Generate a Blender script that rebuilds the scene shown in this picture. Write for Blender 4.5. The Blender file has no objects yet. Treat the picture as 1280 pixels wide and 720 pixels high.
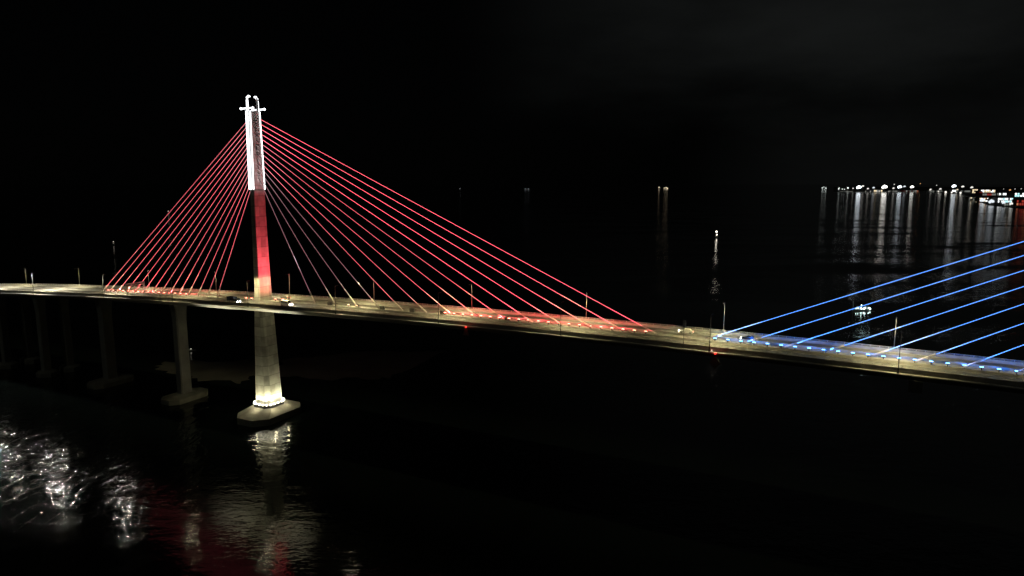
import bpy, bmesh, math, random
from mathutils import Vector, Matrix
random.seed(7)
R = math.radians
sc = bpy.context.scene
C = sc.collection
# ------------------------------------------------------------------ camera frame
F, YE = 853.0, 229.0                     # focal length in photo pixels, eye level row
PITCH = math.atan((360-YE)/F)
CAMZ = 107.0
WATER = -2.5
TH = R(-26.5)
PX, PY = -0.3695*312, 312.0              # the pylon stands here
D = Vector((math.cos(TH), math.sin(TH), 0)); N = Vector((-D.y, D.x, 0))
def prof(t): return 55.3-7.6e-5*(t-170)**2
def B(t, y, z): return Vector((PX, PY, 0))+D*t+N*y+Vector((0, 0, z))
def ray(x, y):
    u = (x-640)/F; v = (360-y)/F
    return Vector((u, math.cos(PITCH)+v*math.sin(PITCH), -math.sin(PITCH)+v*math.cos(PITCH)))
def at(x, y, z=WATER):                   # photo point on the level z -> world
    r = ray(x, y); s = (z-CAMZ)/r.z
    return Vector((r.x*s, r.y*s, z))
def above(x, y, P):                      # height above P's foot that photo row y has at P's distance
    r = ray(x, y); return CAMZ+r.z/r.y*P.y
def t_at(x, row, off):                   # station along the bridge for photo column x on the line y=off
    r = ray(x, row); k = r.x/r.y; p = B(0, off, 0)
    return (k*p.y-p.x)/(D.x-k*D.y)

# ------------------------------------------------------------------ materials
MATS = {}
def new_mat(name):
    m = bpy.data.materials.new(name); m.use_nodes = True; MATS[name] = m
    return m, m.node_tree, m.node_tree.nodes['Principled BSDF']
def pmat(name, col, rough=.6, metal=0, var=.25, scale=.6, bump=0.0, scale2=None):
    m, nt, b = new_mat(name); nd = nt.nodes; lk = nt.links
    b.inputs['Roughness'].default_value = rough; b.inputs['Metallic'].default_value = metal
    tc = nd.new('ShaderNodeTexCoord'); n = nd.new('ShaderNodeTexNoise')
    n.inputs['Scale'].default_value = scale; n.inputs['Detail'].default_value = 6
    lk.new(tc.outputs['Object'], n.inputs['Vector'])
    r = nd.new('ShaderNodeValToRGB'); e = r.color_ramp.elements
    e[0].position = .3; e[1].position = .7
    e[0].color = (*[c*(1-var) for c in col], 1); e[1].color = (*[min(1, c*(1+var)) for c in col], 1)
    lk.new(n.outputs['Fac'], r.inputs['Fac']); lk.new(r.outputs['Color'], b.inputs['Base Color'])
    if bump:
        bp = nd.new('ShaderNodeBump'); bp.inputs['Strength'].default_value = bump
        lk.new(n.outputs['Fac'], bp.inputs['Height']); lk.new(bp.outputs['Normal'], b.inputs['Normal'])
    return m
def emat(name, col, strength):
    m, nt, b = new_mat(name)
    b.inputs['Base Color'].default_value = (.02, .02, .02, 1); b.inputs['Roughness'].default_value = .4
    b.inputs['Emission Color'].default_value = (*col, 1); b.inputs['Emission Strength'].default_value = strength
    return m
concrete = pmat('concrete', (.36, .35, .31), .8, var=.18, scale=.25, bump=.15)
cap_conc = pmat('cap_concrete', (.34, .32, .26), .85, var=.3, scale=.18, bump=.3)
barrier_m = pmat('barrier_concrete', (.30, .29, .26), .8, var=.2, scale=.4)
dark_steel = pmat('dark_steel', (.05, .05, .055), .5, .4, scale=2)
galv = pmat('galvanised_steel', (.5, .5, .48), .45, .3, var=.1, scale=2)
sleeve = pmat('cable_sleeve', (.72, .70, .68), .45, var=.05, scale=1)
guard_m = pmat('guard_steel', (.70, .62, .58), .4, var=.08, scale=1)
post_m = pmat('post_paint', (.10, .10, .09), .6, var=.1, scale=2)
post_shaded = pmat('post_paint_shaded', (.018, .018, .018), .8, var=.1, scale=2)  # shade of the backlit near posts and lamp heads put into the colour
rubber = pmat('rubber', (.015, .015, .015), .8)
glass = pmat('vehicle_glass', (.01, .012, .014), .08)
white_paint = pmat('white_paint', (.75, .75, .72), .3, var=.04)
silver_paint = pmat('silver_paint', (.55, .55, .52), .25, .4, var=.04)
blue_paint = pmat('dark_blue_paint', (.02, .03, .06), .25, .2, var=.05)
grey_board = pmat('board_grey', (.10, .10, .085), .6, var=.15, scale=1.2)
road_m, nt, b = new_mat('road_surface')
# paving: tone patches, tyre-worn lanes and cross joints
nd, lk = nt.nodes, nt.links
tc = nd.new('ShaderNodeTexCoord'); mp = nd.new('ShaderNodeMapping'); mp.inputs['Scale'].default_value = (.03, .35, 1)
n1 = nd.new('ShaderNodeTexNoise'); n1.inputs['Scale'].default_value = 1.0; n1.inputs['Detail'].default_value = 8
lk.new(tc.outputs['Object'], mp.inputs['Vector']); lk.new(mp.outputs['Vector'], n1.inputs['Vector'])
rp = nd.new('ShaderNodeValToRGB'); rp.color_ramp.elements[0].position = .32; rp.color_ramp.elements[1].position = .68
rp.color_ramp.elements[0].color = (.15, .145, .12, 1); rp.color_ramp.elements[1].color = (.20, .195, .16, 1)
lk.new(n1.outputs['Fac'], rp.inputs['Fac']); lk.new(rp.outputs['Color'], b.inputs['Base Color'])
b.inputs['Roughness'].default_value = .75

# pylon concrete: lift joints every 4.6 m and panel tones
pyl_m, nt, b = new_mat('pylon_concrete'); nd, lk = nt.nodes, nt.links
tc = nd.new('ShaderNodeTexCoord'); sx = nd.new('ShaderNodeSeparateXYZ'); lk.new(tc.outputs['Object'], sx.inputs[0])
def math_n(op, a, b_=None, nt=nt):
    m = nt.nodes.new('ShaderNodeMath'); m.operation = op
    for i, v in enumerate((a, b_)):
        if v is None: continue
        if isinstance(v, (int, float)): m.inputs[i].default_value = v
        else: nt.links.new(v, m.inputs[i])
    return m.outputs[0]
zz = math_n('DIVIDE', sx.outputs['Z'], 4.6); fl = math_n('FLOOR', zz); fr = math_n('FRACT', zz)
joint = math_n('GREATER_THAN', fr, .05)
wn = nd.new('ShaderNodeTexWhiteNoise'); wn.noise_dimensions = '2D'
cb = nd.new('ShaderNodeCombineXYZ'); lk.new(fl, cb.inputs[0])
xs = math_n('FLOOR', math_n('DIVIDE', math_n('ADD', sx.outputs['Y'], math_n('MULTIPLY', sx.outputs['X'], .7)), 3.1)); lk.new(xs, cb.inputs[1])
lk.new(cb.outputs[0], wn.inputs['Vector'])
nz = nd.new('ShaderNodeTexNoise'); nz.inputs['Scale'].default_value = .35; nz.inputs['Detail'].default_value = 7
lk.new(tc.outputs['Object'], nz.inputs['Vector'])
tone = math_n('ADD', math_n('MULTIPLY', wn.outputs['Value'], .2), math_n('MULTIPLY', nz.outputs['Fac'], .35))
tone = math_n('ADD', tone, .08)
tone = math_n('MULTIPLY', tone, math_n('ADD', math_n('MULTIPLY', joint, .5), .5))
cc = nd.new('ShaderNodeCombineColor'); lk.new(tone, cc.inputs[0]); lk.new(math_n('MULTIPLY', tone, .98), cc.inputs[1]); lk.new(math_n('MULTIPLY', tone, .84), cc.inputs[2])
lk.new(cc.outputs[0], b.inputs['Base Color']); b.inputs['Roughness'].default_value = .8

WARM = (1.0, .85, .42)
lens_street = emat('street_lens', (1, .88, .58), 330)
lens_left = emat('street_lens_boosted', (1, .94, .80), 9000)  # boosted above the other lenses for stronger glitter on the water
lens_mid = emat('street_lens_middle', (1, .94, .80), 3000)
lens_red = emat('red_lens', (1, .17, .12), 16)
lens_pale = emat('pale_lens', (1, .62, .42), 5)
lens_blue = emat('blue_lens', (.12, .38, 1), 11)
led_white = emat('led_white', (.93, .97, 1), 3.4)
lens_base = emat('base_lens', (1, .95, .72), 20)
head_m = emat('headlight', (1, .93, .8), 180)
tail_m = emat('tail_light', (1, .04, .02), 2.5)
nav_red = emat('navigation_red', (1, .03, .02), 5)
nav_white = emat('navigation_white', (1, .9, .8), 3)

# ------------------------------------------------------------------ mesh helpers
def box(bm, c, s, m=None, taper=1.0):
    vs = []
    for dz in (-.5, .5):
        k = taper if dz > 0 else 1
        for dx, dy in ((-.5, -.5), (.5, -.5), (.5, .5), (-.5, .5)):
            v = Vector((c[0]+dx*s[0]*k, c[1]+dy*s[1]*k, c[2]+dz*s[2]))
            vs.append(bm.verts.new(m @ v if m else v))
    for f in ((3, 2, 1, 0), (4, 5, 6, 7), (0, 1, 5, 4), (1, 2, 6, 5), (2, 3, 7, 6), (3, 0, 4, 7)):
        bm.faces.new([vs[i] for i in f])
def loft(bm, rings, closed=True, caps=True):
    rs = [[bm.verts.new(p) for p in r] for r in rings]
    n = len(rs[0])
    for a, b2 in zip(rs, rs[1:]):
        for i in range(n if closed else n-1):
            j = (i+1) % n
            bm.faces.new((a[i], a[j], b2[j], b2[i]))
    if caps and closed:
        bm.faces.new(rs[0][::-1]); bm.faces.new(rs[-1])
def tube(bm, a, b2, r, r2=None, n=8):
    a, b2 = Vector(a), Vector(b2); ax = (b2-a).normalized()
    u = ax.orthogonal().normalized(); v = ax.cross(u)
    r2 = r if r2 is None else r2
    loft(bm, [[a+(u*math.cos(i*2*math.pi/n)+v*math.sin(i*2*math.pi/n))*r for i in range(n)],
              [b2+(u*math.cos(i*2*math.pi/n)+v*math.sin(i*2*math.pi/n))*r2 for i in range(n)]])
def ball(bm, c, r, sub=1, sc3=(1, 1, 1)):
    bmesh.ops.create_icosphere(bm, subdivisions=sub, radius=1, matrix=Matrix.Translation(c) @ Matrix.Diagonal((r*sc3[0], r*sc3[1], r*sc3[2], 1)))
def mk(name, fill, mat, parent=None, smooth=False, bevel=0):
    bm = bmesh.new(); fill(bm)
    bmesh.ops.recalc_face_normals(bm, faces=bm.faces)
    if bevel: bmesh.ops.bevel(bm, geom=bm.edges[:], offset=bevel, segments=2, affect='EDGES')
    me = bpy.data.meshes.new(name); bm.to_mesh(me); bm.free()
    me.materials.append(mat)
    if smooth:
        for p in me.polygons: p.use_smooth = True
    o = bpy.data.objects.new(name, me); C.objects.link(o)
    if parent: o.parent = parent
    return o
def empty(name, loc, rz=0.0, label=None, cat=None, group=None):
    o = bpy.data.objects.new(name, None); C.objects.link(o)
    o.empty_display_size = .5
    o.location = loc; o.rotation_euler = (0, 0, rz)
    tag(o, label, cat, group); return o
def tag(o, label=None, cat=None, group=None, kind=None):
    if label: o['label'] = label
    if cat: o['category'] = cat
    if group: o['group'] = group
    if kind: o['kind'] = kind
    return o
def children(o): return [c for c in C.objects if c.parent == o]
def copy_tree(o, parent=None, kids=None):
    c = o.copy(); C.objects.link(c)
    if parent: c.parent = parent
    for ch in (kids if kids is not None else children(o)): copy_tree(ch, c)
    return c
def lamp(kind, name, loc, energy, col, parent=None, size=.25, angle=None, blend=.5, aim=None):
    l = bpy.data.lights.new(name, kind); l.energy = energy; l.color = col; l.shadow_soft_size = size
    if kind == 'SPOT': l.spot_size = angle; l.spot_blend = blend
    o = bpy.data.objects.new(name, l); C.objects.link(o)
    o.location = loc
    if aim is not None: o.rotation_euler = Vector(aim).to_track_quat('-Z', 'Y').to_euler()
    if parent: o.parent = parent
    return o

# ================================================================== SETTING
# sea
m, nt, b = new_mat('sea_water'); nd, lk = nt.nodes, nt.links
b.inputs['Base Color'].default_value = (.004, .006, .006, 1); b.inputs['Roughness'].default_value = .085
b.inputs['IOR'].default_value = 1.33
tc = nd.new('ShaderNodeTexCoord')
def wave(scale, rot, sxy, detail, dist=0.0):
    mp = nd.new('ShaderNodeMapping'); mp.inputs['Rotation'].default_value = (0, 0, rot); mp.inputs['Scale'].default_value = (*sxy, 1)
    n = nd.new('ShaderNodeTexNoise'); n.inputs['Scale'].default_value = scale; n.inputs['Detail'].default_value = detail
    n.inputs['Distortion'].default_value = dist
    lk.new(tc.outputs['Object'], mp.inputs['Vector']); lk.new(mp.outputs['Vector'], n.inputs['Vector'])
    return n.outputs['Fac']
w1 = wave(.16, R(-35), (.45, 1.0), 3, .4)      # wind waves, long crests
w2 = wave(.75, R(-20), (.6, 1.0), 2, .3)       # ripples
calm = wave(.006, R(10), (.5, 1.6), 2)         # slicks where the ripples die down
cr = nd.new('ShaderNodeMapRange'); cr.inputs['From Min'].default_value = .38; cr.inputs['From Max'].default_value = .62
cr.inputs['To Min'].default_value = .15; cr.inputs['To Max'].default_value = 1.0
lk.new(calm, cr.inputs['Value'])
h = math_n('ADD', math_n('MULTIPLY', w1, .62, nt), math_n('MULTIPLY', w2, .22, nt), nt)
h = math_n('MULTIPLY', h, cr.outputs['Result'], nt)
# steeper cross-waves by the approach piers, put in to streak the lamp reflections
w3 = wave(.21, R(-8), (1.0, .34), 3, .7)
vd = nd.new('ShaderNodeVectorMath'); vd.operation = 'DISTANCE'; lk.new(tc.outputs['Object'], vd.inputs[0]); vd.inputs[1].default_value = (-196, 268, WATER)
mr = nd.new('ShaderNodeMapRange'); mr.interpolation_type = 'SMOOTHSTEP'
mr.inputs['From Min'].default_value = 45; mr.inputs['From Max'].default_value = 120; mr.inputs['To Min'].default_value = 1; mr.inputs['To Max'].default_value = 0
lk.new(vd.outputs['Value'], mr.inputs['Value'])
h = math_n('MULTIPLY', h, math_n('SUBTRACT', 1.0, math_n('MULTIPLY', mr.outputs['Result'], .6, nt), nt), nt)
h = math_n('ADD', h, math_n('MULTIPLY', math_n('MULTIPLY', w3, .66, nt), mr.outputs['Result'], nt), nt)
bp = nd.new('ShaderNodeBump'); bp.inputs['Strength'].default_value = 1.0; bp.inputs['Distance'].default_value = 1.0
lk.new(h, bp.inputs['Height']); lk.new(bp.outputs['Normal'], b.inputs['Normal'])
sea_m = m
def fsea(bm):
    xs = [-60000, -8000, -1500, -300, 300, 1500, 8000, 60000]; ys = [-3000, -300, 300, 900, 2500, 8000, 60000]
    g = [[bm.verts.new((x, y, WATER)) for x in xs] for y in ys]
    for j in range(len(ys)-1):
        for i in range(len(xs)-1): bm.faces.new((g[j][i], g[j][i+1], g[j+1][i+1], g[j+1][i]))
tag(mk('sea', fsea, sea_m), kind='structure')

# low mud bank just breaking the surface behind the pylon
bank_m = pmat('mud', (.042, .042, .040), .7, var=.5, scale=.05, bump=.2)
def fbank(pts, seed):
    def g(bm):
        rnd = random.Random(seed); P = [at(x, y, WATER+.05) for x, y in pts]; out = []
        for i, p in enumerate(P):
            q = P[(i+1) % len(P)]
            for k in range(7):
                v = p.lerp(q, k/7); r = 3.2
                out.append(v+Vector((rnd.uniform(-r, r), rnd.uniform(-r, r), 0)))
        c = sum(out, Vector())/len(out)+Vector((0, 0, .35)); cv = bm.verts.new(c)
        vs = [bm.verts.new(v) for v in out]
        for i in range(len(vs)): bm.faces.new((cv, vs[i], vs[(i+1) % len(vs)]))
    return g
tag(mk('mud_bank', fbank([(345, 470), (350, 450), (430, 441), (560, 438), (520, 455), (490, 472), (420, 474)], 3), bank_m), kind='structure')
tag(mk('mud_bank', fbank([(190, 462), (205, 452), (330, 450), (330, 466), (300, 478), (240, 474)], 5), bank_m), kind='structure')

# far shore
land_m = pmat('shore_ground', (.09, .085, .075), .9, var=.4, scale=.004)
SH = [(1042, 240.0), (1070, 240.2), (1110, 240.3), (1150, 239.6), (1158, 238.6), (1168, 239.9), (1185, 241.8), (1204, 242.6), (1213, 245.5), (1222, 252), (1240, 256.5), (1262, 258.5), (1282, 261), (1320, 268)]
def fland(bm):
    ed = [at(x, y, WATER+1.5) for x, y in SH]
    back = [at(x, 233.6, WATER+1.5)*1.0 for x, y in SH]
    for i in range(len(ed)-1):
        a, b2, c, d = [bm.verts.new(v) for v in (ed[i], ed[i+1], back[i+1], back[i])]
        bm.faces.new((a, b2, c, d))
        e, f = bm.verts.new(ed[i]-Vector((0, 0, 4))), bm.verts.new(ed[i+1]-Vector((0, 0, 4)))
        bm.faces.new((e, f, b2, a))
tag(mk('far_shore', fland, land_m), kind='structure')

# ================================================================== BRIDGE
T0, T1 = -430, 560
bridge = empty('cable_stayed_bridge', B(0, 0, 0), TH, 'long cable-stayed road bridge over dark water, left stays lit red, right stays lit blue', 'bridge')
stations = list(range(T0, T1+1, 10))
def sweep(prof_pts, mat, name, parent, a=T0, b_=T1, closed=True, smooth=False):
    def f(bm):
        loft(bm, [[Vector((t, y, prof(t)+z)) for y, z in prof_pts] for t in [s for s in stations if a <= s <= b_]], closed)
    return mk(name, f, mat, parent, smooth)
W = 12.4
deck = sweep([(-W-.9, -.9), (-W-.9, -.55), (-W, -.5), (-W, 0), (W, 0), (W, -.5), (W+.9, -.55), (W+.9, -.9), (8.0, -3.3), (-8.0, -3.3)], concrete, 'deck', bridge)
def fpave(side):
    def f(bm):
        loft(bm, [[Vector((t, side*y, prof(t)+.03)) for y in (3.85, 12.0)] for t in stations], closed=False)
    return f
for s in (-1, 1): mk('roadway', fpave(s), road_m, deck)
line_m = pmat('road_paint', (.75, .74, .66), .6, var=.15, scale=2)
def flines(s):
    def f(bm):
        for y in (4.5, 11.4):
            loft(bm, [[Vector((t, s*(y+w), prof(t)+.045)) for w in (-.08, .08)] for t in stations], closed=False)
        t = T0
        while t < T1-5:
            vs = [bm.verts.new((t+a, s*(7.95+w), prof(t+a)+.045)) for a, w in ((0, -.08), (3, -.08), (3, .08), (0, .08))]
            bm.faces.new(vs); t += 9
    return f
for s in (-1, 1): mk('lane_markings', flines(s), line_m, deck)
for y in (-3.6, 3.6):
    sweep([(y-.3, .0), (y-.12, .85), (y+.12, .85), (y+.3, .0)], barrier_m, 'median_barrier', deck)
for s in (-1, 1):
    sweep([(s*12.05, 0), (s*12.2, .95), (s*12.4, .95), (s*12.402, -.48)], barrier_m, 'parapet', deck)
    def frail(bm, s=s):
        for z in (1.2, 1.45):
            for a, b2 in zip(stations, stations[1:]):
                tube(bm, (a, s*12.3, prof(a)+z), (b2, s*12.3, prof(b2)+z), .05, n=5)
        t = T0
        while t < T1:
            box(bm, (t, s*12.3, prof(t)+1.2), (.1, .12, .56)); t += 2.5
    mk('rail', frail, galv, deck)
def oct_ring(hx, hy, c, z):
    return [Vector(p+(z,)) for p in ((-hx+c, -hy), (hx-c, -hy), (hx, -hy+c), (hx, hy-c), (hx-c, hy), (-hx+c, hy), (-hx, hy-c), (-hx, -hy+c))]
FOOT = 3.3
def build_pylon():
    def shaft(bm):
        rs = []
        for z, hx, hy, c in ((FOOT, 5.2, 5.4, 2.2), (20, 4.2, 4.9, 1.6), (36, 3.2, 4.4, 1.0), (50, 2.3, 3.95, .5), (60, 1.65, 3.6, .22), (103.6, 1.4, 3.1, .2), (104.2, 1.15, 3.05, .2), (138.6, 1.1, 2.5, .2)):
            rs.append(oct_ring(hx, hy, c, z))
        loft(bm, rs)
    py = mk('pylon', shaft, pyl_m, bridge)
    # side fins rising past the head, with a hooked tip each
    for s in (-1, 1):
        def fin(bm, s=s):
            for (z0, y0), (z1, y1) in zip([(104, 3.3), (121, 3.0), (138.6, 2.7), (143.6, 2.7)], [(121, 3.0), (138.6, 2.7), (143.6, 2.7), (144.6, 2.1)]):
                a = [Vector((x, s*(y0+w), z0)) for x, w in ((-.55, -.18), (.55, -.18), (.55, .3), (-.55, .3))]
                b2 = [Vector((x, s*(y1+w), z1)) for x, w in ((-.5, -.18), (.5, -.18), (.5, .3), (-.5, .3))]
                loft(bm, [a, b2])
        mk('side_fin', fin, galv, py)
        def strip(bm, s=s):
            pts = [(104.2, 3.15), (121, 2.85), (138.6, 2.55), (143.4, 2.55)]
            for (z0, y0), (z1, y1) in zip(pts, pts[1:]):
                for xa, xb, wa, wb in ((-1.05, .35, .32, .45), (1.2, 1.32, -.15, .45), (-1.32, -1.2, -.15, .45)):
                    if z0 > 138: xa, xb, wa, wb = max(-.55, min(.45, xa)), max(-.45, min(.55, xb)), .32, .5
                    if xa >= xb: continue
                    a = [Vector((x, s*(y0+w), z0)) for x, w in ((xa, wa), (xb, wa), (xb, wb), (xa, wb))]
                    b2 = [Vector((x, s*(y1+w), z1)) for x, w in ((xa, wa), (xb, wa), (xb, wb), (xa, wb))]
                    loft(bm, [a, b2])
            ball(bm, (0, s*2.75, 144.2), .6); ball(bm, (0, s*2.1, 144.9), .55); ball(bm, (0, s*1.5, 144.9), .45)
        mk('light_strip', strip, led_white, py)
        def cross(bm, s=s):
            y = s*3.3
            tube(bm, (-3.5, y, 139.6), (3.5, y, 139.6), .3, n=8)
            for x in (-3.6, 3.6): ball(bm, (x, y, 139.6), .62)
        mk('cross_arm', cross, led_white, py)
    def cap(bm):
        lo = [Vector(((v.x)*1.0, v.y, 0)) for v in oct_ring(9.8, 15.2, 5.2, 0)]
        base = [Vector((v.x, v.y, WATER-1.5)) for v in lo]
        edge = [Vector((v.x, v.y, .5)) for v in lo]
        top = [Vector((v.x*.62, v.y*.45, FOOT-.05)) for v in lo]
        loft(bm, [base, edge, top])
    mk('pile_cap', cap, cap_conc, py)
    def ring(bm):
        loft(bm, [oct_ring(5.9, 6.1, 2.5, FOOT-.06), oct_ring(5.9, 6.1, 2.5, FOOT+1.25)])
    mk('service_ring', ring, dark_steel, py)
    return py
py1 = build_pylon()
# base floodlights, one child each, round the foot
ringpts = []
R8 = oct_ring(5.75, 5.95, 2.4, FOOT+1.6)
for i in range(8):
    a, b2 = R8[i], R8[(i+1) % 8]
    L = (b2-a).length; n = max(1, round(L/2.05))
    for k in range(n): ringpts.append(a.lerp(b2, (k+.5)/n))
for p in ringpts:
    out = Vector((p.x, p.y, 0)).normalized()
    def fl_(bm, p=p, out=out):
        ball(bm, p, .38, 2, (1, 1, .8))
    mk('base_floodlight', fl_, lens_base, py1)
    lamp('SPOT', 'base_spot', p+Vector((0, 0, .4))+out*.3, 8500, (1, .93, .60), py1, .12, R(66), .8, Vector((-out.x*.2, -out.y*.2, 1)))
for i, (x, y) in enumerate([(0, -8.4), (7.6, -4), (-7.6, -4), (7.6, 4), (-7.6, 4), (0, 8.4)]):  # added point fills that brighten the cap, without fixtures
    lamp('POINT', 'cap_fill', (x, y, FOOT+1.6), 420, (1, .9, .58), py1, .2)
py2 = copy_tree(py1, bridge, [c for c in children(py1) if c.type == 'MESH' and c.name.split('.')[0] in ('side_fin', 'light_strip', 'cross_arm', 'pile_cap', 'service_ring')])
py2.location = (390, 0, 0)

# stay cables
ZT = lambda i, n: 109.3+(136.3-109.3)*i/(n-1)
cable_em = {'left': emat('red_stay_glow_left', (1, .15, .20), 2.1), 'outer': emat('red_stay_glow_outer', (1, .11, .16), 3.9), 'mid': emat('red_stay_glow_mid', (1, .15, .2), 2.0),
            'inner': emat('red_stay_glow_inner', (1, .42, .5), .7), 'blue': emat('blue_stay_glow', (.09, .28, 1), 3.7)}  # emission imitating floodlight on the stays, graded per cable
def cable(t0, t1, zt, em='outer'):
    a = Vector((t0, 0, prof(t0)+.55)); b2 = Vector((t1, 0, zt)); ax = (b2-a).normalized()
    def f(bm): tube(bm, a, b2, .14, n=8)
    c = mk('stay_cable', f, sleeve, bridge, True)
    def g(bm): tube(bm, a-ax*.2, a+ax*5.5, .27, n=8)
    mk('guard_tube', g, guard_m, c, True)
    def lt(bm):  # glowing tubes added so the cable looks floodlit along its length
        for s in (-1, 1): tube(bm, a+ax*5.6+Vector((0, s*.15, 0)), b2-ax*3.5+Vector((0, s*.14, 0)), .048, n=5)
    mk('added_glow_tube', lt, cable_em[em], c)
    def h_(bm):
        tube(bm, b2-ax*.7, b2+ax*.2, .19, n=8)
    mk('top_socket', h_, concrete, c, True)
right = [31.2+11.78*i for i in range(14)]
left = [-30.5-6.85*i for i in range(13)]+[-118.5]
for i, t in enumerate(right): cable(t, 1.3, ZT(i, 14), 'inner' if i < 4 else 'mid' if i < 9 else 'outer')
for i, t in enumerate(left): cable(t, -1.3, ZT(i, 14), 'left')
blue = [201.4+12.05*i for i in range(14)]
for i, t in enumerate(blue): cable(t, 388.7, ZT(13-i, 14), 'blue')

# side-span piers
def pier(t, hx, hy, cap_hy=11.5, head=True, y0=0):
    zt = prof(t)-3.3
    def f(bm):
        loft(bm, [oct_ring(hx, hy, .5, 0.5), oct_ring(hx*.95, hy*.97, .5, zt-9), oct_ring(hx*1.02, hy*1.12, .5, zt-3.5), oct_ring(hx*1.08, hy*1.35, .5, zt+.02)])
    p = mk('pier', f, concrete, bridge); p.location = (t, y0, 0)
    def g(bm):
        lo = oct_ring(hx+4.2, cap_hy, 3.4, 0)
        loft(bm, [[Vector((v.x, v.y, WATER-1)) for v in lo], [Vector((v.x, v.y, 0)) for v in lo], [Vector((v.x*.6, v.y*.7, .9)) for v in lo]])
    mk('pile_cap', g, cap_conc, p)
pier(-59, 2.2, 3.0); pier(-119, 2.2, 3.0)
for t in (-167, -207, -252, -300, -350):
    for y in (-6.5, 6.5): pier(t, 1.7, 2.2, 4.6, y0=y)
for t in (449, 509): pier(t, 2.6, 4.4)

# ================================================================== STREET LAMPS
posts = [-264, -214, -160, -98, -46, 4, 54, 104, 154, 204.6, 256.5, 307]
names_ = ['beyond the left end of the red stays', 'second from the left edge, beyond the left red stays', 'standing left of the first red stay', 'rising behind the overhead gantry among the left red stays',
          'left of the pylon, behind the innermost left red stays', 'just right of the pylon foot', 'between the inner right red stays', 'midway along the right red stays', 'rising under the outermost right red stay',
          'between the red stays and the blue stays', 'rising among the blue stays', 'beyond the right edge among the blue stays']
def post(t, s):
    z = prof(t)
    o = empty('street_lamp', B(t, s*12.7, z-.5), TH, None, 'street lamp', 'street lamps along the far parapet' if s > 0 else 'street lamps along the near parapet')
    def f(bm):
        tube(bm, (0, 0, 0), (0, 0, 11.6), .14, .08, 8); box(bm, (0, 0, .2), (.5, .5, .4))
    mk('pole', f, post_m if s > 0 else post_shaded, o, True)
    def g(bm): tube(bm, (0, 0, 11.5), (0, -s*1.2, 11.56), .05, .04, 6)
    mk('arm', g, dark_steel, o)
    def h_(bm): box(bm, (0, -s*1.7, 11.58), (.6, 1.1, .12), taper=.8)
    hd = mk('lamp_head', h_, post_shaded, o)
    def k(bm):
        vs = [bm.verts.new((x, -s*1.7+y, 11.5175)) for x, y in ((-.24, -.48), (.24, -.48), (.24, .48), (-.24, .48))]
        bm.faces.new(vs)
    mk('lens', k, (lens_left if t < -120 else lens_mid) if (t < -90 and s < 0) else lens_street, hd)
    lamp('SPOT', 'street_spot', (0, -s*1.9, 11.1), 9800, WARM, o, .2, R(140), .3, (0, -s*.6, -1))
    return o
for i, t in enumerate(posts):
    o = post(t, 1); o['label'] = 'pale far-side lamp post, '+names_[i]
    o = post(t, -1); o['label'] = 'near-side lamp post shaded dark, '+names_[i]

# ================================================================== MEDIAN FLOODLIGHTS
def flood(lens, kind, t, label, group, y=0.0, z=.95):
    o = empty('floodlight', B(t, y, prof(t)), TH, label, 'floodlight', group)
    return o
def make_flood(lens, name):
    o = empty('floodlight', (0, 0, -50), TH)
    def f(bm):
        box(bm, (0, 0, .3), (.25, .25, .6)); box(bm, (0, .1, .75), (.95, .55, .3))
    mk('housing', f, dark_steel, o)
    def g(bm): box(bm, (0, 0, .97), (.95, .42, .14), taper=.85)
    mk('lens', g, lens, o)
    return o
protos = {'red': make_flood(lens_red, 'r'), 'blue': make_flood(lens_blue, 'b'), 'pale': make_flood(lens_pale, 'p')}
used = {k: False for k in protos}
def put(kind, t, y, label, group):
    p = protos[kind]
    o = p if not used[kind] else copy_tree(p)
    used[kind] = True
    o.location = B(t, y, prof(t)+.05)
    tag(o, label, 'floodlight', group)
    return o
red_r = [99+4.08*i for i in range(21)]
red_l = [-114+4.1*i for i in range(16)]
blu = [204+4.1*i for i in range(25)]
for i, t in enumerate(red_r):
    put('red', t, 0, 'small red floodlight in the row on the median under the right red stays', 'red floodlights under the right stays')
for i, t in enumerate(red_l):
    put('red', t, 0, 'small red floodlight in the close row on the median under the left red stays', 'red floodlights under the left stays')
for i, t in enumerate(blu):
    put('blue', t, 0, 'small blue floodlight in the row on the median under the blue stays', 'blue floodlights under the blue stays')
put('pale', 50, 0, 'left of the two pale floodlights on the median between the inner right stays', 'pale floodlights')
put('pale', 54.3, 0, 'right of the two pale floodlights on the median between the inner right stays', 'pale floodlights')
put('red', -10, -1, 'left of two red floodlights on the median just left of the pylon', 'red floodlights by the pylon')
put('red', -6.5, -1, 'right of two red floodlights on the median just left of the pylon', 'red floodlights by the pylon')
put('red', 6.5, 1, 'red floodlight hugging the right side of the pylon foot', 'red floodlights by the pylon')
put('red', 11, 1, 'red floodlight on the median a few metres right of the pylon', 'red floodlights by the pylon')
REDC, BLUC = (1, .05, .075), (.03, .20, 1)
for t in red_r[0::2]: lamp('SPOT', 'red_wash', B(t+2, 0, prof(t)+1.5), 6500, REDC, None, .3, R(176), .3, N*.35+Vector((0, 0, 1))-D*.35)
for t in red_l[0::2]: lamp('SPOT', 'red_wash', B(t+2, 0, prof(t)+1.5), 3400, REDC, None, .3, R(176), .3, N*.35+Vector((0, 0, 1))+D*.3)
for t in blu[0::2]: lamp('SPOT', 'blue_wash', B(t+2, 0, prof(t)+1.5), 3700, BLUC, None, .3, R(176), .3, N*.35+Vector((0, 0, 1))+D*.35)
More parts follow.
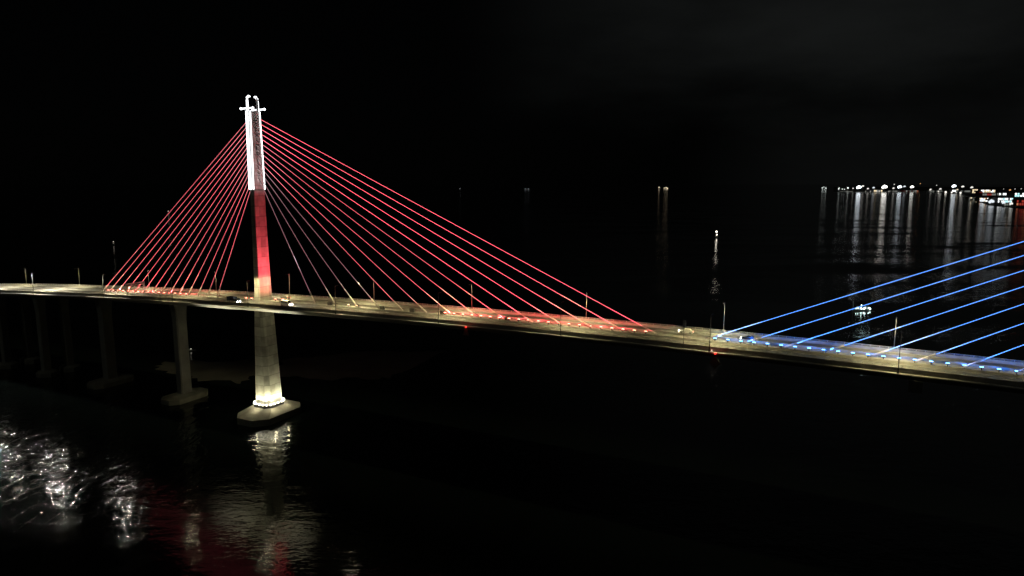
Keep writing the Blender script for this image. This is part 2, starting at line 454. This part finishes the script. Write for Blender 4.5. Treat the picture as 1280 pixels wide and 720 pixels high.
# red floods on the road-facing sides of the pylon
for y in (-2.5, 2.5):
    lamp('SPOT', 'pylon_wash', B(20, y, prof(18)+1.4), 46000, (1, .08, .12), None, .3, R(112), .9, Vector((0, 0, 80))-Vector((0, 0, 53))*1+(-D*19))
    lamp('SPOT', 'pylon_wash', B(-20, y, prof(-18)+1.4), 30000, (1, .06, .10), None, .3, R(80), .9, Vector((0, 0, 27))+D*19)

for y in (-3.1, 3.1):  # added unseen spots that brighten the upper pylon face
    lamp('SPOT', 'pylon_head_fill', B(25, y, prof(25)+1.5), 150000, (1, .78, .88), None, 1.2, R(25), .5, Vector((0, 0, 92))-D*24-N*y*.6)
# added spots without fixtures, brightening the girder from below
for t in (-7, 7):
    lamp('SPOT', 'girder_fill', B(t, -12.2, 1.0), 165000, (1, .93, .68), None, .3, R(32), .9, Vector((0, 0, 1))+D*t*.035+N*.0)
# ================================================================== VEHICLES
def vehicle(name, label, cat, t, y, heading, L, Wd, H, paint, kind, glass_m=glass, group=None):
    o = empty(name, B(t, y, prof(t)+.05), TH+(0 if heading > 0 else math.pi), label, cat, group)
    hl = L/2; hw = Wd/2
    def body(bm):
        if kind == 'van':
            sec = [(-hl, .35), (-hl, H*.92), (-hl+.25, H), (hl-1.5, H), (hl-.75, H*.62), (hl, H*.5), (hl, .35)]
        elif kind == 'truck':
            sec = [(-hl, .7), (-hl, H), (hl-2.2, H), (hl-2.2, H*.78), (hl-.2, H*.76), (hl, H*.4), (hl, .45), (hl-2.2, .45), (hl-2.3, .7)]
        else:
            sec = [(-hl, .3), (-hl, H*.62), (-hl+.5, H*.66), (-hl+1.1, H), (hl-2.0, H), (hl-1.25, H*.64), (hl-.1, H*.55), (hl, H*.4), (hl, .3)]
        top = H
        rings = []
        for yy, k in ((-hw, .93), (-hw*.98, 1), (hw*.98, 1), (hw, .93)):
            rings.append([Vector((x*(.985 if k < 1 else 1), yy*(1-.16*max(0, (z-H*.6)/(H*.4)) if kind != 'truck' else 1), z if k == 1 else .3+(z-.3)*.97)) for x, z in sec])
        loft(bm, rings)
    bd = mk('body', body, paint, o)
    def win(bm):
        if kind == 'car':
            for s in (-1, 1):
                y_ = s*hw*.955
                vs = [bm.verts.new((x, y_*(1-.1*q), z)) for x, z, q in ((-hl+1.0, H*.68, .3), (hl-1.5, H*.68, .3), (hl-2.05, H*.94, 1), (-hl+1.25, H*.94, 1))]
                bm.faces.new(vs)
        else:
            for s in (-1, 1):
                y_ = s*(hw+.012)
                x0 = -hl+.6 if kind == 'van' else hl-1.9
                vs = [bm.verts.new((x, y_*(1 if kind == 'truck' else (.97 if z < H*.7 else .9)), z)) for x, z in ((x0, H*.62), (hl-(1.2 if kind == 'van' else .5), H*.62), (hl-(1.55 if kind == 'van' else .5), H*(.9 if kind == 'van' else .74)), (x0, H*(.9 if kind == 'van' else .74)))]
                bm.faces.new(vs)
        x1, z1, x2, z2 = {'car': (hl-1.22, H*.68, hl-1.93, H*.95), 'van': (hl-.76, H*.66, hl-1.42, H*.95), 'truck': (hl-.1, H*.45, hl-.17, H*.72)}[kind]
        vs = [bm.verts.new((x+.02, s*hw*.8, z+.01)) for x, z, s in ((x1, z1, -1), (x1, z1, 1), (x2, z2, 1), (x2, z2, -1))]
        bm.faces.new(vs)
    mk('window', win, glass_m, o)
    r = .34 if kind == 'car' else .42
    for x in (-hl+L*.19, hl-L*.19):
        for s in (-1, 1):
            def wh(bm, x=x, s=s): tube(bm, (x, s*(hw-.2), r), (x, s*(hw+.02), r), r, n=18)
            w = mk('wheel', wh, rubber, o)
            def rm(bm, x=x, s=s): tube(bm, (x, s*(hw-.02), r), (x, s*(hw+.03), r), r*.58, n=12)
            mk('rim', rm, galv, w)
    for s in (-1, 1):
        def hd(bm, s=s): ball(bm, (hl+.02, s*hw*.72, H*.42 if kind == 'car' else .8), .17 if kind == 'car' else .25, 1, (.5, 1.1, .8))
        mk('headlight', hd, head_m, o)
        def tl(bm, s=s): box(bm, (-hl-.02, s*hw*.8, H*.5), (.06, .22, .3))
        mk('tail_light', tl, tail_m, o)
    lamp('SPOT', 'headlight_beam', (hl+.4, 0, .75), 2600, (1, .88, .68), o, .15, R(70), .7, (1, 0, -.14))
    return o
tv = t_at(358, 379, -7.5)
vehicle('van', 'white van with headlights on just right of the pylon on the near carriageway', 'van', tv, -7.6, 1, 5.6, 2.0, 2.4, white_paint, 'van')
tt = t_at(293, 379, -8.5)
vehicle('truck', 'small dark truck with bright front lights left of the pylon on the near carriageway', 'truck', tt, -8.8, 1, 6.6, 2.2, 2.7, blue_paint, 'truck')
tc_ = t_at(858, 414, 8)
vehicle('car', 'white car with headlights on between the red stays and the blue stays', 'car', tc_, 7.6, -1, 4.9, 1.85, 1.6, white_paint, 'car')
tc2 = t_at(936, 425, 7)
vehicle('car', 'dark car with headlights on behind the first blue stays', 'car', tc2, 6.4, -1, 4.7, 1.85, 1.5, blue_paint, 'car')
vehicle('car', 'silver car with tail lights on left of the pylon on the far carriageway', 'car', t_at(326+30, 374, 8), 8.4, -1, 4.5, 1.8, 1.5, silver_paint, 'car')

# ================================================================== GANTRY, SIGNS, BOXES
g = empty('overhead_gantry', B(-80, -8, prof(-80)), TH, 'pale steel overhead gantry spanning the near carriageway behind the left red stays', 'gantry')
for y in (-4.3, 5.0):
    def f(bm, y=y):
        tube(bm, (-.5, y, 0), (-.5, y, 6.6), .16, n=6); tube(bm, (.5, y, 0), (.5, y, 6.6), .16, n=6)
        for z in (1.5, 3, 4.5): tube(bm, (-.5, y, z), (.5, y, z+.9), .07, n=5)
    mk('leg', f, galv, g)
def f(bm):
    for x in (-.5, .5):
        for z in (5.6, 6.7): tube(bm, (x, -4.5, z), (x, 5.2, z), .13, n=6)
    for k in range(10):
        y = -4.3+k*.95
        for x in (-.5, .5): tube(bm, (x, y, 5.6 if k % 2 else 6.7), (x, y+.95, 6.7 if k % 2 else 5.6), .07, n=5)
        tube(bm, (-.5, y, 6.7), (.5, y, 6.7), .07, n=5)
mk('truss', f, white_paint, g)

tp = t_at(855.5, 418, -12)
p = empty('sign_pole', B(tp, -12.7, prof(tp)-.5), TH, 'slender pole with a small white panel on top, near the white car', 'sign pole')
mk('pole', lambda bm: tube(bm, (0, 0, 0), (0, 0, 8.6), .1, .08, 8), dark_steel, p)
mk('panel', lambda bm: box(bm, (0, 0, 8.1), (.9, .14, 2.2)), white_paint, p, bevel=.03)

def cabinet(t, label):
    o = empty('median_cabinet', B(t, .6, prof(t)), TH, label, 'cabinet', 'dark cabinets on the median')
    mk('body', lambda bm: box(bm, (0, 0, .75), (2.0, .8, 1.4)), dark_steel, o, bevel=.04)
    mk('door', lambda bm: box(bm, (0, -.42, .78), (1.7, .04, 1.1)), grey_board, o)
for i, (x, y) in enumerate([(412, 379.6), (478, 385), (515, 388.3), (553, 391), (634, 399)]):
    cabinet(t_at(x, y, .6), 'dark low cabinet on the median, '+['beside the innermost right red stay', 'beside the fourth right red stay from the pylon', 'beside the fifth right red stay from the pylon', 'beside the sixth right red stay from the pylon', 'beside the ninth right red stay from the pylon'][i])

def navsign(px, row, shape, label, light=True):
    t = t_at(px, row, -13.5)
    o = empty('navigation_sign', B(t, -13.45, prof(t)-.9), TH, label, 'navigation sign')
    mk('bracket', lambda bm: (tube(bm, (-.5, .2, .2), (-.5, -.3, -4.2), .06, n=6), tube(bm, (.5, .2, .2), (.5, -.3, -4.2), .06, n=6)), dark_steel, o)
    def bd(bm):
        if shape == 'diamond':
            q = [(0, -1.0), (1.85, -2.9), (0, -4.8), (-1.85, -2.9)]
        elif shape == 'square':
            q = [(-1.7, -1.0), (1.7, -1.0), (1.7, -4.4), (-1.7, -4.4)]
        else:
            q = [(-.5, -.6), (.5, -.6), (1.5, -3.0), (-1.5, -3.0)]
        loft(bm, [[Vector((x, -.35, z)) for x, z in q], [Vector((x, -.45, z)) for x, z in q]])
    mk('board', bd, grey_board, o)
    if light:
        ln = mk('lantern', lambda bm: ball(bm, (0, -.5, .2), .34), nav_red, o)
        if shape == 'diamond': mk('small_lamp', lambda bm: ball(bm, (-1.1, -.4, 1.1), .16), nav_white, o)
        lamp('POINT', 'navigation_glow', (0, -.9, .2), 22, (1, .05, .03), o, .2)
    return o
navsign(583, 407, 'wedge', 'wedge-shaped navigation board under a red lamp below the middle red stays')
navsign(894.5, 440, 'diamond', 'diamond navigation board under a red lamp below the first blue stay')
navsign(1145, 474, 'square', 'unlit square navigation board hanging below the deck under the blue stays', False)

# ================================================================== BOATS
hull_m = pmat('hull_paint', (.25, .27, .28), .5, var=.2, scale=.5)
hull_w = pmat('hull_white', (.7, .72, .7), .4, var=.1, scale=.5)
ship_m = pmat('ship_hull', (.10, .06, .05), .6, var=.3, scale=.02)
def hull(bm, L, Wd, H, z0=0):
    rs = []
    for k in range(9):
        u = k/8; x = -L/2+L*u
        w = Wd/2*(.75+.25*math.sin(min(1, u*2)*math.pi/2)) if u < .6 else Wd/2*math.cos((u-.6)/.4*math.pi/2*.97)
        sh = z0+H*(1+.35*max(0, u-.5)**1.5*2)
        rs.append([Vector((x, -w*.6, z0-.4)), Vector((x, -w, sh)), Vector((x, w, sh)), Vector((x, w*.6, z0-.4))])
    loft(bm, rs)
warm_l = emat('boat_lamp', (1, .85, .62), 30)
cyan_l = emat('deck_lamp', (.72, 1, .97), 9)
def small_boat(px, row, L, rz, label, lights, strength, group=None, col=(1, .9, .75)):
    P = at(px, row); o = empty('fishing_boat', P, rz, label, 'boat', group)
    mk('hull', lambda bm: hull(bm, L, L*.26, L*.07), hull_m, o)
    mk('cabin', lambda bm: box(bm, (-L*.18, 0, L*.13), (L*.26, L*.16, L*.13)), hull_w, o, bevel=L*.006)
    mk('mast', lambda bm: tube(bm, (-L*.05, 0, L*.07), (-L*.05, 0, L*.45), L*.008, n=6), galv, o)
    em = emat('boat_lamp_'+str(int(px)), col, strength)
    for x, z, r in lights:
        mk('deck_light', lambda bm, x=x, z=z, r=r: ball(bm, (x, 0, z), r), em, o)
    return o
small_boat(895.5, 297, 20, R(60), 'small boat with two lights and a warm streak on the water, right of centre', [(-1, 12, 2.0), (2, 6, 1.5)], 5)
small_boat(142, 306, 12, R(100), 'small boat with two stacked lights beyond the left end of the bridge', [(0, 5.6, .8), (.3, 2.0, .7)], 1.1)
small_boat(210.5, 266, 16, R(70), 'tiny boat light showing against the left red stays', [(0, 6, 1.4)], 1.5)
small_boat(239, 438.5, 6, R(20), 'small skiff with a dim lamp between the left pier and the pylon', [(0, 1.3, .28)], 2)
# the work boat with outriggers and lit deck
P = at(1077, 388); wb = empty('work_boat', P, R(8), 'fishing boat with cyan-white deck lights and outriggers, seen behind the second blue stay', 'boat')
mk('hull', lambda bm: hull(bm, 17, 3.4, 1.4), hull_w, wb)
mk('cabin', lambda bm: box(bm, (-2.5, 0, 2.6), (4, 2.4, 2.0), taper=.9), hull_w, wb, bevel=.08)
mk('mast', lambda bm: tube(bm, (-8, 0, 1), (-8.6, 0, 8.5), .14, n=6), galv, wb)
def f(bm):
    for x in (-5, 5):
        tube(bm, (x, -6, 1.5), (x, 6, 1.5), .13, n=6)
    for y in (-6, 6): tube(bm, (-8, y, .1), (8, y, .1), .2, n=6)
mk('outrigger', f, galv, wb)
mk('boom', lambda bm: tube(bm, (3, 0, 2), (9.5, 0, 7.5), .1, n=6), galv, wb)
for x, y, z, r in [(-6.5, -1.5, 2.3, .55), (-4.6, -1.5, 2.5, .5), (-1.5, -1.5, 2.0, .75), (.8, -1.6, 1.8, .85), (2.2, -1.4, 2.6, .7), (5.6, -1.2, 2.2, .6), (7.2, -1, 1.6, .8), (-.5, 0, 4.6, .5)]:
    mk('deck_light', lambda bm, x=x, y=y, z=z, r=r: ball(bm, (x, y, z), r*.8), cyan_l, wb)
# ships far out
def ship(px, row, L, rz, label, lights, strength, col, dist_row=None):
    P = at(px, row); o = empty('cargo_ship', P, rz, label, 'ship', 'ships anchored far out')
    mk('hull', lambda bm: hull(bm, L, L*.15, L*.07), ship_m, o)
    mk('superstructure', lambda bm: (box(bm, (-L*.36, 0, L*.13), (L*.1, L*.13, L*.12)), box(bm, (-L*.36, 0, L*.21), (L*.05, L*.08, L*.05))), hull_w, o)
    mk('deck_crane', lambda bm: [tube(bm, (x*L, 0, L*.07), (x*L, 0, L*.18), L*.008, n=6) for x in (-.15, .08, .3)], galv, o)
    em = emat('ship_lamp_'+str(int(px)), col, strength)
    for x, z, r in lights: mk('deck_light', lambda bm, x=x, z=z, r=r: ball(bm, (x*L, -L*.02, z*L), r*L), em, o)
ship(829, 236.3, 190, 0, 'far ship with two warm clusters of lights on the horizon right of centre', [(-.42, .16, .06), (-.34, .09, .05), (.1, .1, .045), (.28, .13, .06), (.42, .08, .055)], 1.7, (1, .82, .55))
ship(658.5, 237, 110, 0, 'tiny far ship with a dim light on the horizon near the centre', [(-.2, .1, .05), (.25, .12, .05)], 1.0, (.9, .9, 1))
ship(575, 236, 80, 0, 'faintest far ship light on the horizon above the right red stays', [(0, .12, .05)], 1.2, (.8, .85, .9))
ship(1030, 237.5, 130, 0, 'far ship with a ring of white lights left of the harbour', [(-.25, .28, .07), (-.05, .36, .06), (.2, .3, .05), (-.2, .12, .05), (.22, .18, .07), (.05, .08, .05)], 1.2, (.9, 1, .95))
ship(1054, 238, 170, 0, 'far ship with a low row of white lights at the left end of the harbour', [(-.42, .13, .06), (-.38, .24, .04), (-.1, .12, .04), (.1, .1, .04), (.4, .22, .07)], 2, (.92, 1, .95))

# ================================================================== FAR HARBOUR
def shore_row(x):
    for (x0, y0), (x1, y1) in zip(SH, SH[1:]):
        if x0 <= x <= x1: return y0+(y1-y0)*(x-x0)/(x1-x0)
    return SH[0][1]
mast_em = {}
def mast(px, head_row, size, strength, col, label, inland=0.35):
    P = at(px, shore_row(px)-inland, WATER+1.5); hz = max(14, above(px, head_row, P)-P.z)
    k = P.y/9000.0
    size *= 1.4 if strength > 15 else 1.2; strength = 1.3+strength*.13 if strength > 15 else 1.0
    o = empty('floodlight_mast', P, 0, label, 'floodlight mast', 'floodlight masts on the far shore')
    mk('pole', lambda bm: tube(bm, (0, 0, 0), (0, 0, hz), .9, .6, 6), galv, o)
    mk('head_frame', lambda bm: box(bm, (0, 2, hz), (size*2.6*k, 1.2, size*.5*k)), dark_steel, o)
    key = (col, strength)
    if key not in mast_em: mast_em[key] = emat('mast_lamp_%d' % len(mast_em), col, strength)
    mk('floodlight_bank', lambda bm: [ball(bm, (x*size*k, -1.5, hz+zq*size*k), size*.72*k) for x, zq in ((-.65, -.2), (0, .25), (.65, .05))], mast_em[key], o)
    return o
WH, CO, WA, OR = (1, .97, .9), (.85, .93, 1), (1, .85, .6), (1, .5, .2)
ML = [(1066, 235.4, 6, 4, WH), (1073, 234.0, 17, 26, CO), (1078, 232.6, 10, 14, WH), (1084.5, 235.8, 9, 9, WH), (1091.5, 234.6, 10, 9, CO), (1105, 233.6, 19, 26, WH), (1117, 230.5, 5, 2, WH),
      (1116.5, 235.2, 9, 5, WH), (1124, 233.6, 15, 20, CO), (1130, 233.0, 10, 12, CO), (1139.5, 233.6, 13, 16, WH), (1149.5, 229.5, 4, 2.5, OR), (1163, 236.8, 9, 9, WH), (1175, 236.2, 10, 11, WH),
      (1170, 231.6, 4, 2, WH), (1191.5, 232.6, 15, 20, CO), (1202.5, 233.2, 12, 14, WH), (1213.5, 234.2, 12, 12, WH), (1196, 237.0, 8, 6, WA), (1252, 236.2, 3, 3, WH), (1260, 237.5, 8, 5, OR), (1266, 236.2, 4, 4, WH), (1273.5, 236.0, 4, 5, WH),
      (1227.5, 252.5, 22, 4, CO), (1238.5, 251.8, 24, 4, CO), (1254, 253.5, 14, 3, CO), (1263.5, 255.5, 16, 3, WH)]
adj = ['leftmost tiny', 'first big cool-white', 'small white leaning over the first big cool-white', 'small white between the first big pair', 'cool-white left of the second big', 'biggest warm-white', 'faint high', 'small low', 'cool-white pair left', 'cool-white pair right', 'white right end of the first quay',
       'tiny orange high', 'first low white after the gap', 'second low white after the gap', 'faint high after the gap', 'big cool-white on the right quay', 'second white on the right quay', 'third white on the right quay', 'small yellowish', 'tiny white above the orange', 'orange', 'tiny white right of the orange', 'tiny rightmost white',
       'bright low cool-white nearest the water', 'second bright low cool-white near the water', 'cool-white before the long white shed', 'bright white before the red shed']
for (px, hr, s, st, col), a in zip(ML, adj):
    mast(px, hr, s, st, col, a+' floodlight mast on the far harbour shore')
# quay-edge lamps strung low along the shore
for i, (px, s, st) in enumerate([(1059, 4, 1.5), (1082, 5, 1.6), (1088, 6, 2), (1096, 8, 2.5), (1099, 8, 2.4), (1111, 5, 1.5), (1120, 5, 1.4), (1133, 5, 1.6), (1145, 5, 1.2), (1162.5, 10, 8), (1173, 9, 5), (1182, 12, 8), (1189.5, 9, 8), (1195, 7, 3), (1200.5, 10, 9)]):
    P = at(px, shore_row(px)-.1, WATER+1.5)
    o = empty('quay_lamp', P, 0, 'small white lamp low along the quay edge of the far harbour', 'quay lamp', 'quay lamps along the far shore')
    mk('pole', lambda bm: tube(bm, (0, 0, 0), (0, 0, 10), .4, n=5), galv, o)
    mk('globe', lambda bm: ball(bm, (0, 0, 11), s), emat('quay_lamp_%d' % i, (1, .96, .86), st*.12+.4), o)
# sheds and buildings, with glowing panels put in for floodlit facades
wall_tan = pmat('wall_tan', (.35, .27, .18), .8, var=.3, scale=.02)
wall_wht = pmat('wall_white', (.6, .62, .62), .7, var=.15, scale=.02)
wall_red = pmat('wall_red', (.45, .06, .04), .7, var=.3, scale=.02)
roof_m = pmat('shed_roof', (.12, .12, .12), .6, var=.3, scale=.03)
def facade_glow_mat(name, col, st): return emat(name, col, st)
wm = {'w': facade_glow_mat('facade_glow_white', (.95, 1, 1), 2.2), 'y': facade_glow_mat('facade_glow_warm', (1, .80, .5), 1.3), 'r': facade_glow_mat('facade_glow_red', (1, .10, .07), .3), 'c': facade_glow_mat('facade_glow_cyan', (.5, .95, 1), 1.4), 'o': facade_glow_mat('facade_glow_orange', (1, .35, .16), .5), 'd': facade_glow_mat('facade_glow_dim', (.8, .85, .75), .22)}
def shed(x0, x1, ytop, ybase, wall, wk, label, rows=1, cols=6, fillx=.92, fillz=.75, rng=None):
    xm = (x0+x1)/2; P = at(xm, ybase, WATER+1.5)
    A, Bq = at(x0, ybase, WATER+1.5), at(x1, ybase, WATER+1.5)
    Wb = (Bq-A).length; H = max(6, above(xm, ytop, P)-P.z); Dp = Wb*.5
    rz = math.atan2((Bq-A).y, (Bq-A).x)
    o = empty('harbour_building', P, rz, label, 'building', 'buildings on the far shore')
    mk('wall', lambda bm: box(bm, (0, Dp/2, H*.425), (Wb, Dp, H*.85)), wall, o)
    def rf(bm):
        loft(bm, [[Vector((x, -.5, H*.85)), Vector((x, Dp/2, H)), Vector((x, Dp+.5, H*.85))] for x in (-Wb/2-1, Wb/2+1)])
    mk('roof', rf, roof_m, o)
    rnd = random.Random(int(xm*10))
    for r in range(rows):
        for c in range(cols):
            if rnd.random() < .22: continue
            cw = Wb/cols; ch = H*.85/rows
            cx = -Wb/2+cw*(c+.5); cz = ch*(r+.5)
            mk('window', lambda bm: box(bm, (cx, -.4, cz), (cw*fillx*rnd.uniform(.6, 1), .5, ch*fillz)), wm[wk if isinstance(wk, str) and len(wk) == 1 else rnd.choice(wk)], o)  # glowing panel standing in for light on the wall
shed(1050, 1066, 239.0, 239.7, wall_wht, 'd', 'long dim low shed at the left end of the far harbour', 1, 5)
shed(1092, 1103, 236.8, 239.7, wall_wht, 'yd', 'low warm-lit shed left of the biggest mast', 1, 6)
shed(1111, 1122, 238.2, 239.7, wall_wht, 'd', 'low dim shed right of the biggest mast', 1, 5)
shed(1130, 1148, 237.8, 239.5, wall_red, 'od', 'low reddish shed at the right end of the first quay', 1, 8)
shed(1163, 1178, 238.0, 239.6, wall_wht, 'd', 'dim shed behind the quay after the gap', 1, 6)
shed(1190, 1200, 236.6, 240.0, wall_wht, 'wd', 'small white-lit hall behind the right quay', 1, 4)
shed(1201, 1214, 237.4, 240.4, wall_wht, 'd', 'pale green-grey shed behind the right quay', 1, 6)
shed(1215, 1222, 235.6, 241.5, wall_tan, 'y', 'tall tan lit building on the far shore', 3, 3)
shed(1221, 1228, 239.0, 244.2, wall_red, 'r', 'small red-lit building right of the tan one', 1, 3)
shed(1226, 1244, 236.6, 240.5, wall_tan, 'yw', 'long cream-lit building behind the red ones', 2, 9)
shed(1225, 1245, 241.0, 244.6, wall_red, 'rod', 'long dark red building in the middle of the harbour', 1, 7)
shed(1246, 1258, 240.6, 244.2, wall_wht, 'wd', 'white-lit low block left of the dark gap', 1, 5)
shed(1268, 1284, 240.2, 246.0, wall_wht, 'cw', 'cyan-white lit building at the right edge of the photo', 2, 5)
shed(1211, 1225, 246.0, 250.0, wall_tan, 'yd', 'low tan sheds at the water end of the near quay', 2, 8)
shed(1224, 1243, 246.5, 252.0, wall_tan, 'ywod', 'crowded mixed-colour sheds on the near quay', 3, 10)
shed(1238, 1249, 247.5, 253.0, wall_wht, 'wwd', 'pale shed between the two bright low masts', 2, 6)
shed(1247, 1266, 246.2, 253.4, wall_wht, 'wwwc', 'long bright white shed on the near quay', 2, 9)
shed(1255, 1264, 253.4, 257.2, wall_wht, 'cd', 'small white-cyan hut by the water before the long white shed', 1, 3)
shed(1270, 1286, 248.5, 257.0, wall_red, 'oor', 'red-orange lit shed at the right edge near the water', 2, 5)

# ================================================================== SKY
w = bpy.data.worlds.new('World'); sc.world = w; w.use_nodes = True
nt = w.node_tree; nd, lk = nt.nodes, nt.links
bg = nd['Background']; bg.inputs['Strength'].default_value = .1
sky = nd.new('ShaderNodeTexSky'); sky.sky_type = 'NISHITA'; sky.sun_disc = False
sky.sun_elevation = R(35); sky.sun_rotation = R(160)
tc = nd.new('ShaderNodeTexCoord')
def vdot(vec):
    v = nd.new('ShaderNodeVectorMath'); v.operation = 'DOT_PRODUCT'; lk.new(tc.outputs['Generated'], v.inputs[0])
    v.inputs[1].default_value = Vector(vec).normalized(); return v.outputs['Value']
def M(op, a, b_=None): return math_n(op, a, b_, nt)
def ramp(v, a, b_, lo, hi):
    m = nd.new('ShaderNodeMapRange'); m.interpolation_type = 'SMOOTHSTEP'
    m.inputs['From Min'].default_value = a; m.inputs['From Max'].default_value = b_; m.inputs['To Min'].default_value = lo; m.inputs['To Max'].default_value = hi
    lk.new(v, m.inputs['Value']); return m.outputs['Result']
sp = nd.new('ShaderNodeSeparateXYZ'); lk.new(tc.outputs['Generated'], sp.inputs[0])
# cloud sheet lit by the town beyond the right side
mp = nd.new('ShaderNodeMapping'); mp.inputs['Scale'].default_value = (1.6, 1.6, 5.0); lk.new(tc.outputs['Generated'], mp.inputs['Vector'])
nz = nd.new('ShaderNodeTexNoise'); nz.inputs['Scale'].default_value = 2.2; nz.inputs['Detail'].default_value = 5; nz.inputs['Roughness'].default_value = .5
lk.new(mp.outputs['Vector'], nz.inputs['Vector'])
cdir = ray(1230, 30)
cl = M('MULTIPLY', ramp(vdot(cdir), .78, .995, 0, 1), ramp(M('ADD', sp.outputs['Z'], M('MULTIPLY', M('SUBTRACT', nz.outputs['Fac'], .5), .22)), .05, .25, 0, 1))
cl = M('MULTIPLY', cl, M('ADD', M('MULTIPLY', nz.outputs['Fac'], .9), .55))
glow = M('MULTIPLY', ramp(vdot(ray(1230, 234)), .93, 1.0, 0, 1), ramp(sp.outputs['Z'], .16, .0, 0, 1))
val = M('ADD', M('MULTIPLY', cl, .065), M('MULTIPLY', glow, .03))
val = M('ADD', val, .004)
mixc = nd.new('ShaderNodeVectorMath'); mixc.operation = 'SCALE'; mixc.inputs[0].default_value = (.92, 1.0, .97); lk.new(val, mixc.inputs['Scale'])
skys = nd.new('ShaderNodeVectorMath'); skys.operation = 'SCALE'; lk.new(sky.outputs[0], skys.inputs[0]); skys.inputs['Scale'].default_value = .0002
ad = nd.new('ShaderNodeVectorMath'); ad.operation = 'ADD'; lk.new(mixc.outputs[0], ad.inputs[0]); lk.new(skys.outputs[0], ad.inputs[1])
lk.new(ad.outputs[0], bg.inputs['Color'])
fill_sun = bpy.data.lights.new('ambient_fill', 'SUN'); fill_sun.energy = .022; fill_sun.angle = R(8); fill_sun.color = (.95, 1, .85)  # weak sun added as ambient fill for the piers
mo = bpy.data.objects.new('ambient_fill', fill_sun); C.objects.link(mo)
mo.rotation_euler = Vector((.35, .75, -.6)).to_track_quat('-Z', 'Y').to_euler()

# ================================================================== CAMERA
cam = bpy.data.cameras.new('camera'); co = bpy.data.objects.new('camera', cam); C.objects.link(co)
cam.sensor_width = 36; cam.lens = 36*F/1280; cam.clip_end = 150000; cam.clip_start = 1
co.location = (0, 0, CAMZ); co.rotation_euler = (math.pi/2-PITCH, 0, 0)
sc.camera = co
sc.view_settings.view_transform = 'Standard'; sc.view_settings.look = 'None'
sc.view_settings.exposure = 0; sc.view_settings.gamma = 1
sc.cycles.use_light_tree = True
sc.cycles.use_denoising = True
sc.cycles.max_bounces = 4; sc.cycles.diffuse_bounces = 2; sc.cycles.glossy_bounces = 3
sc.cycles.sample_clamp_indirect = 6
sc.cycles.use_adaptive_sampling = False
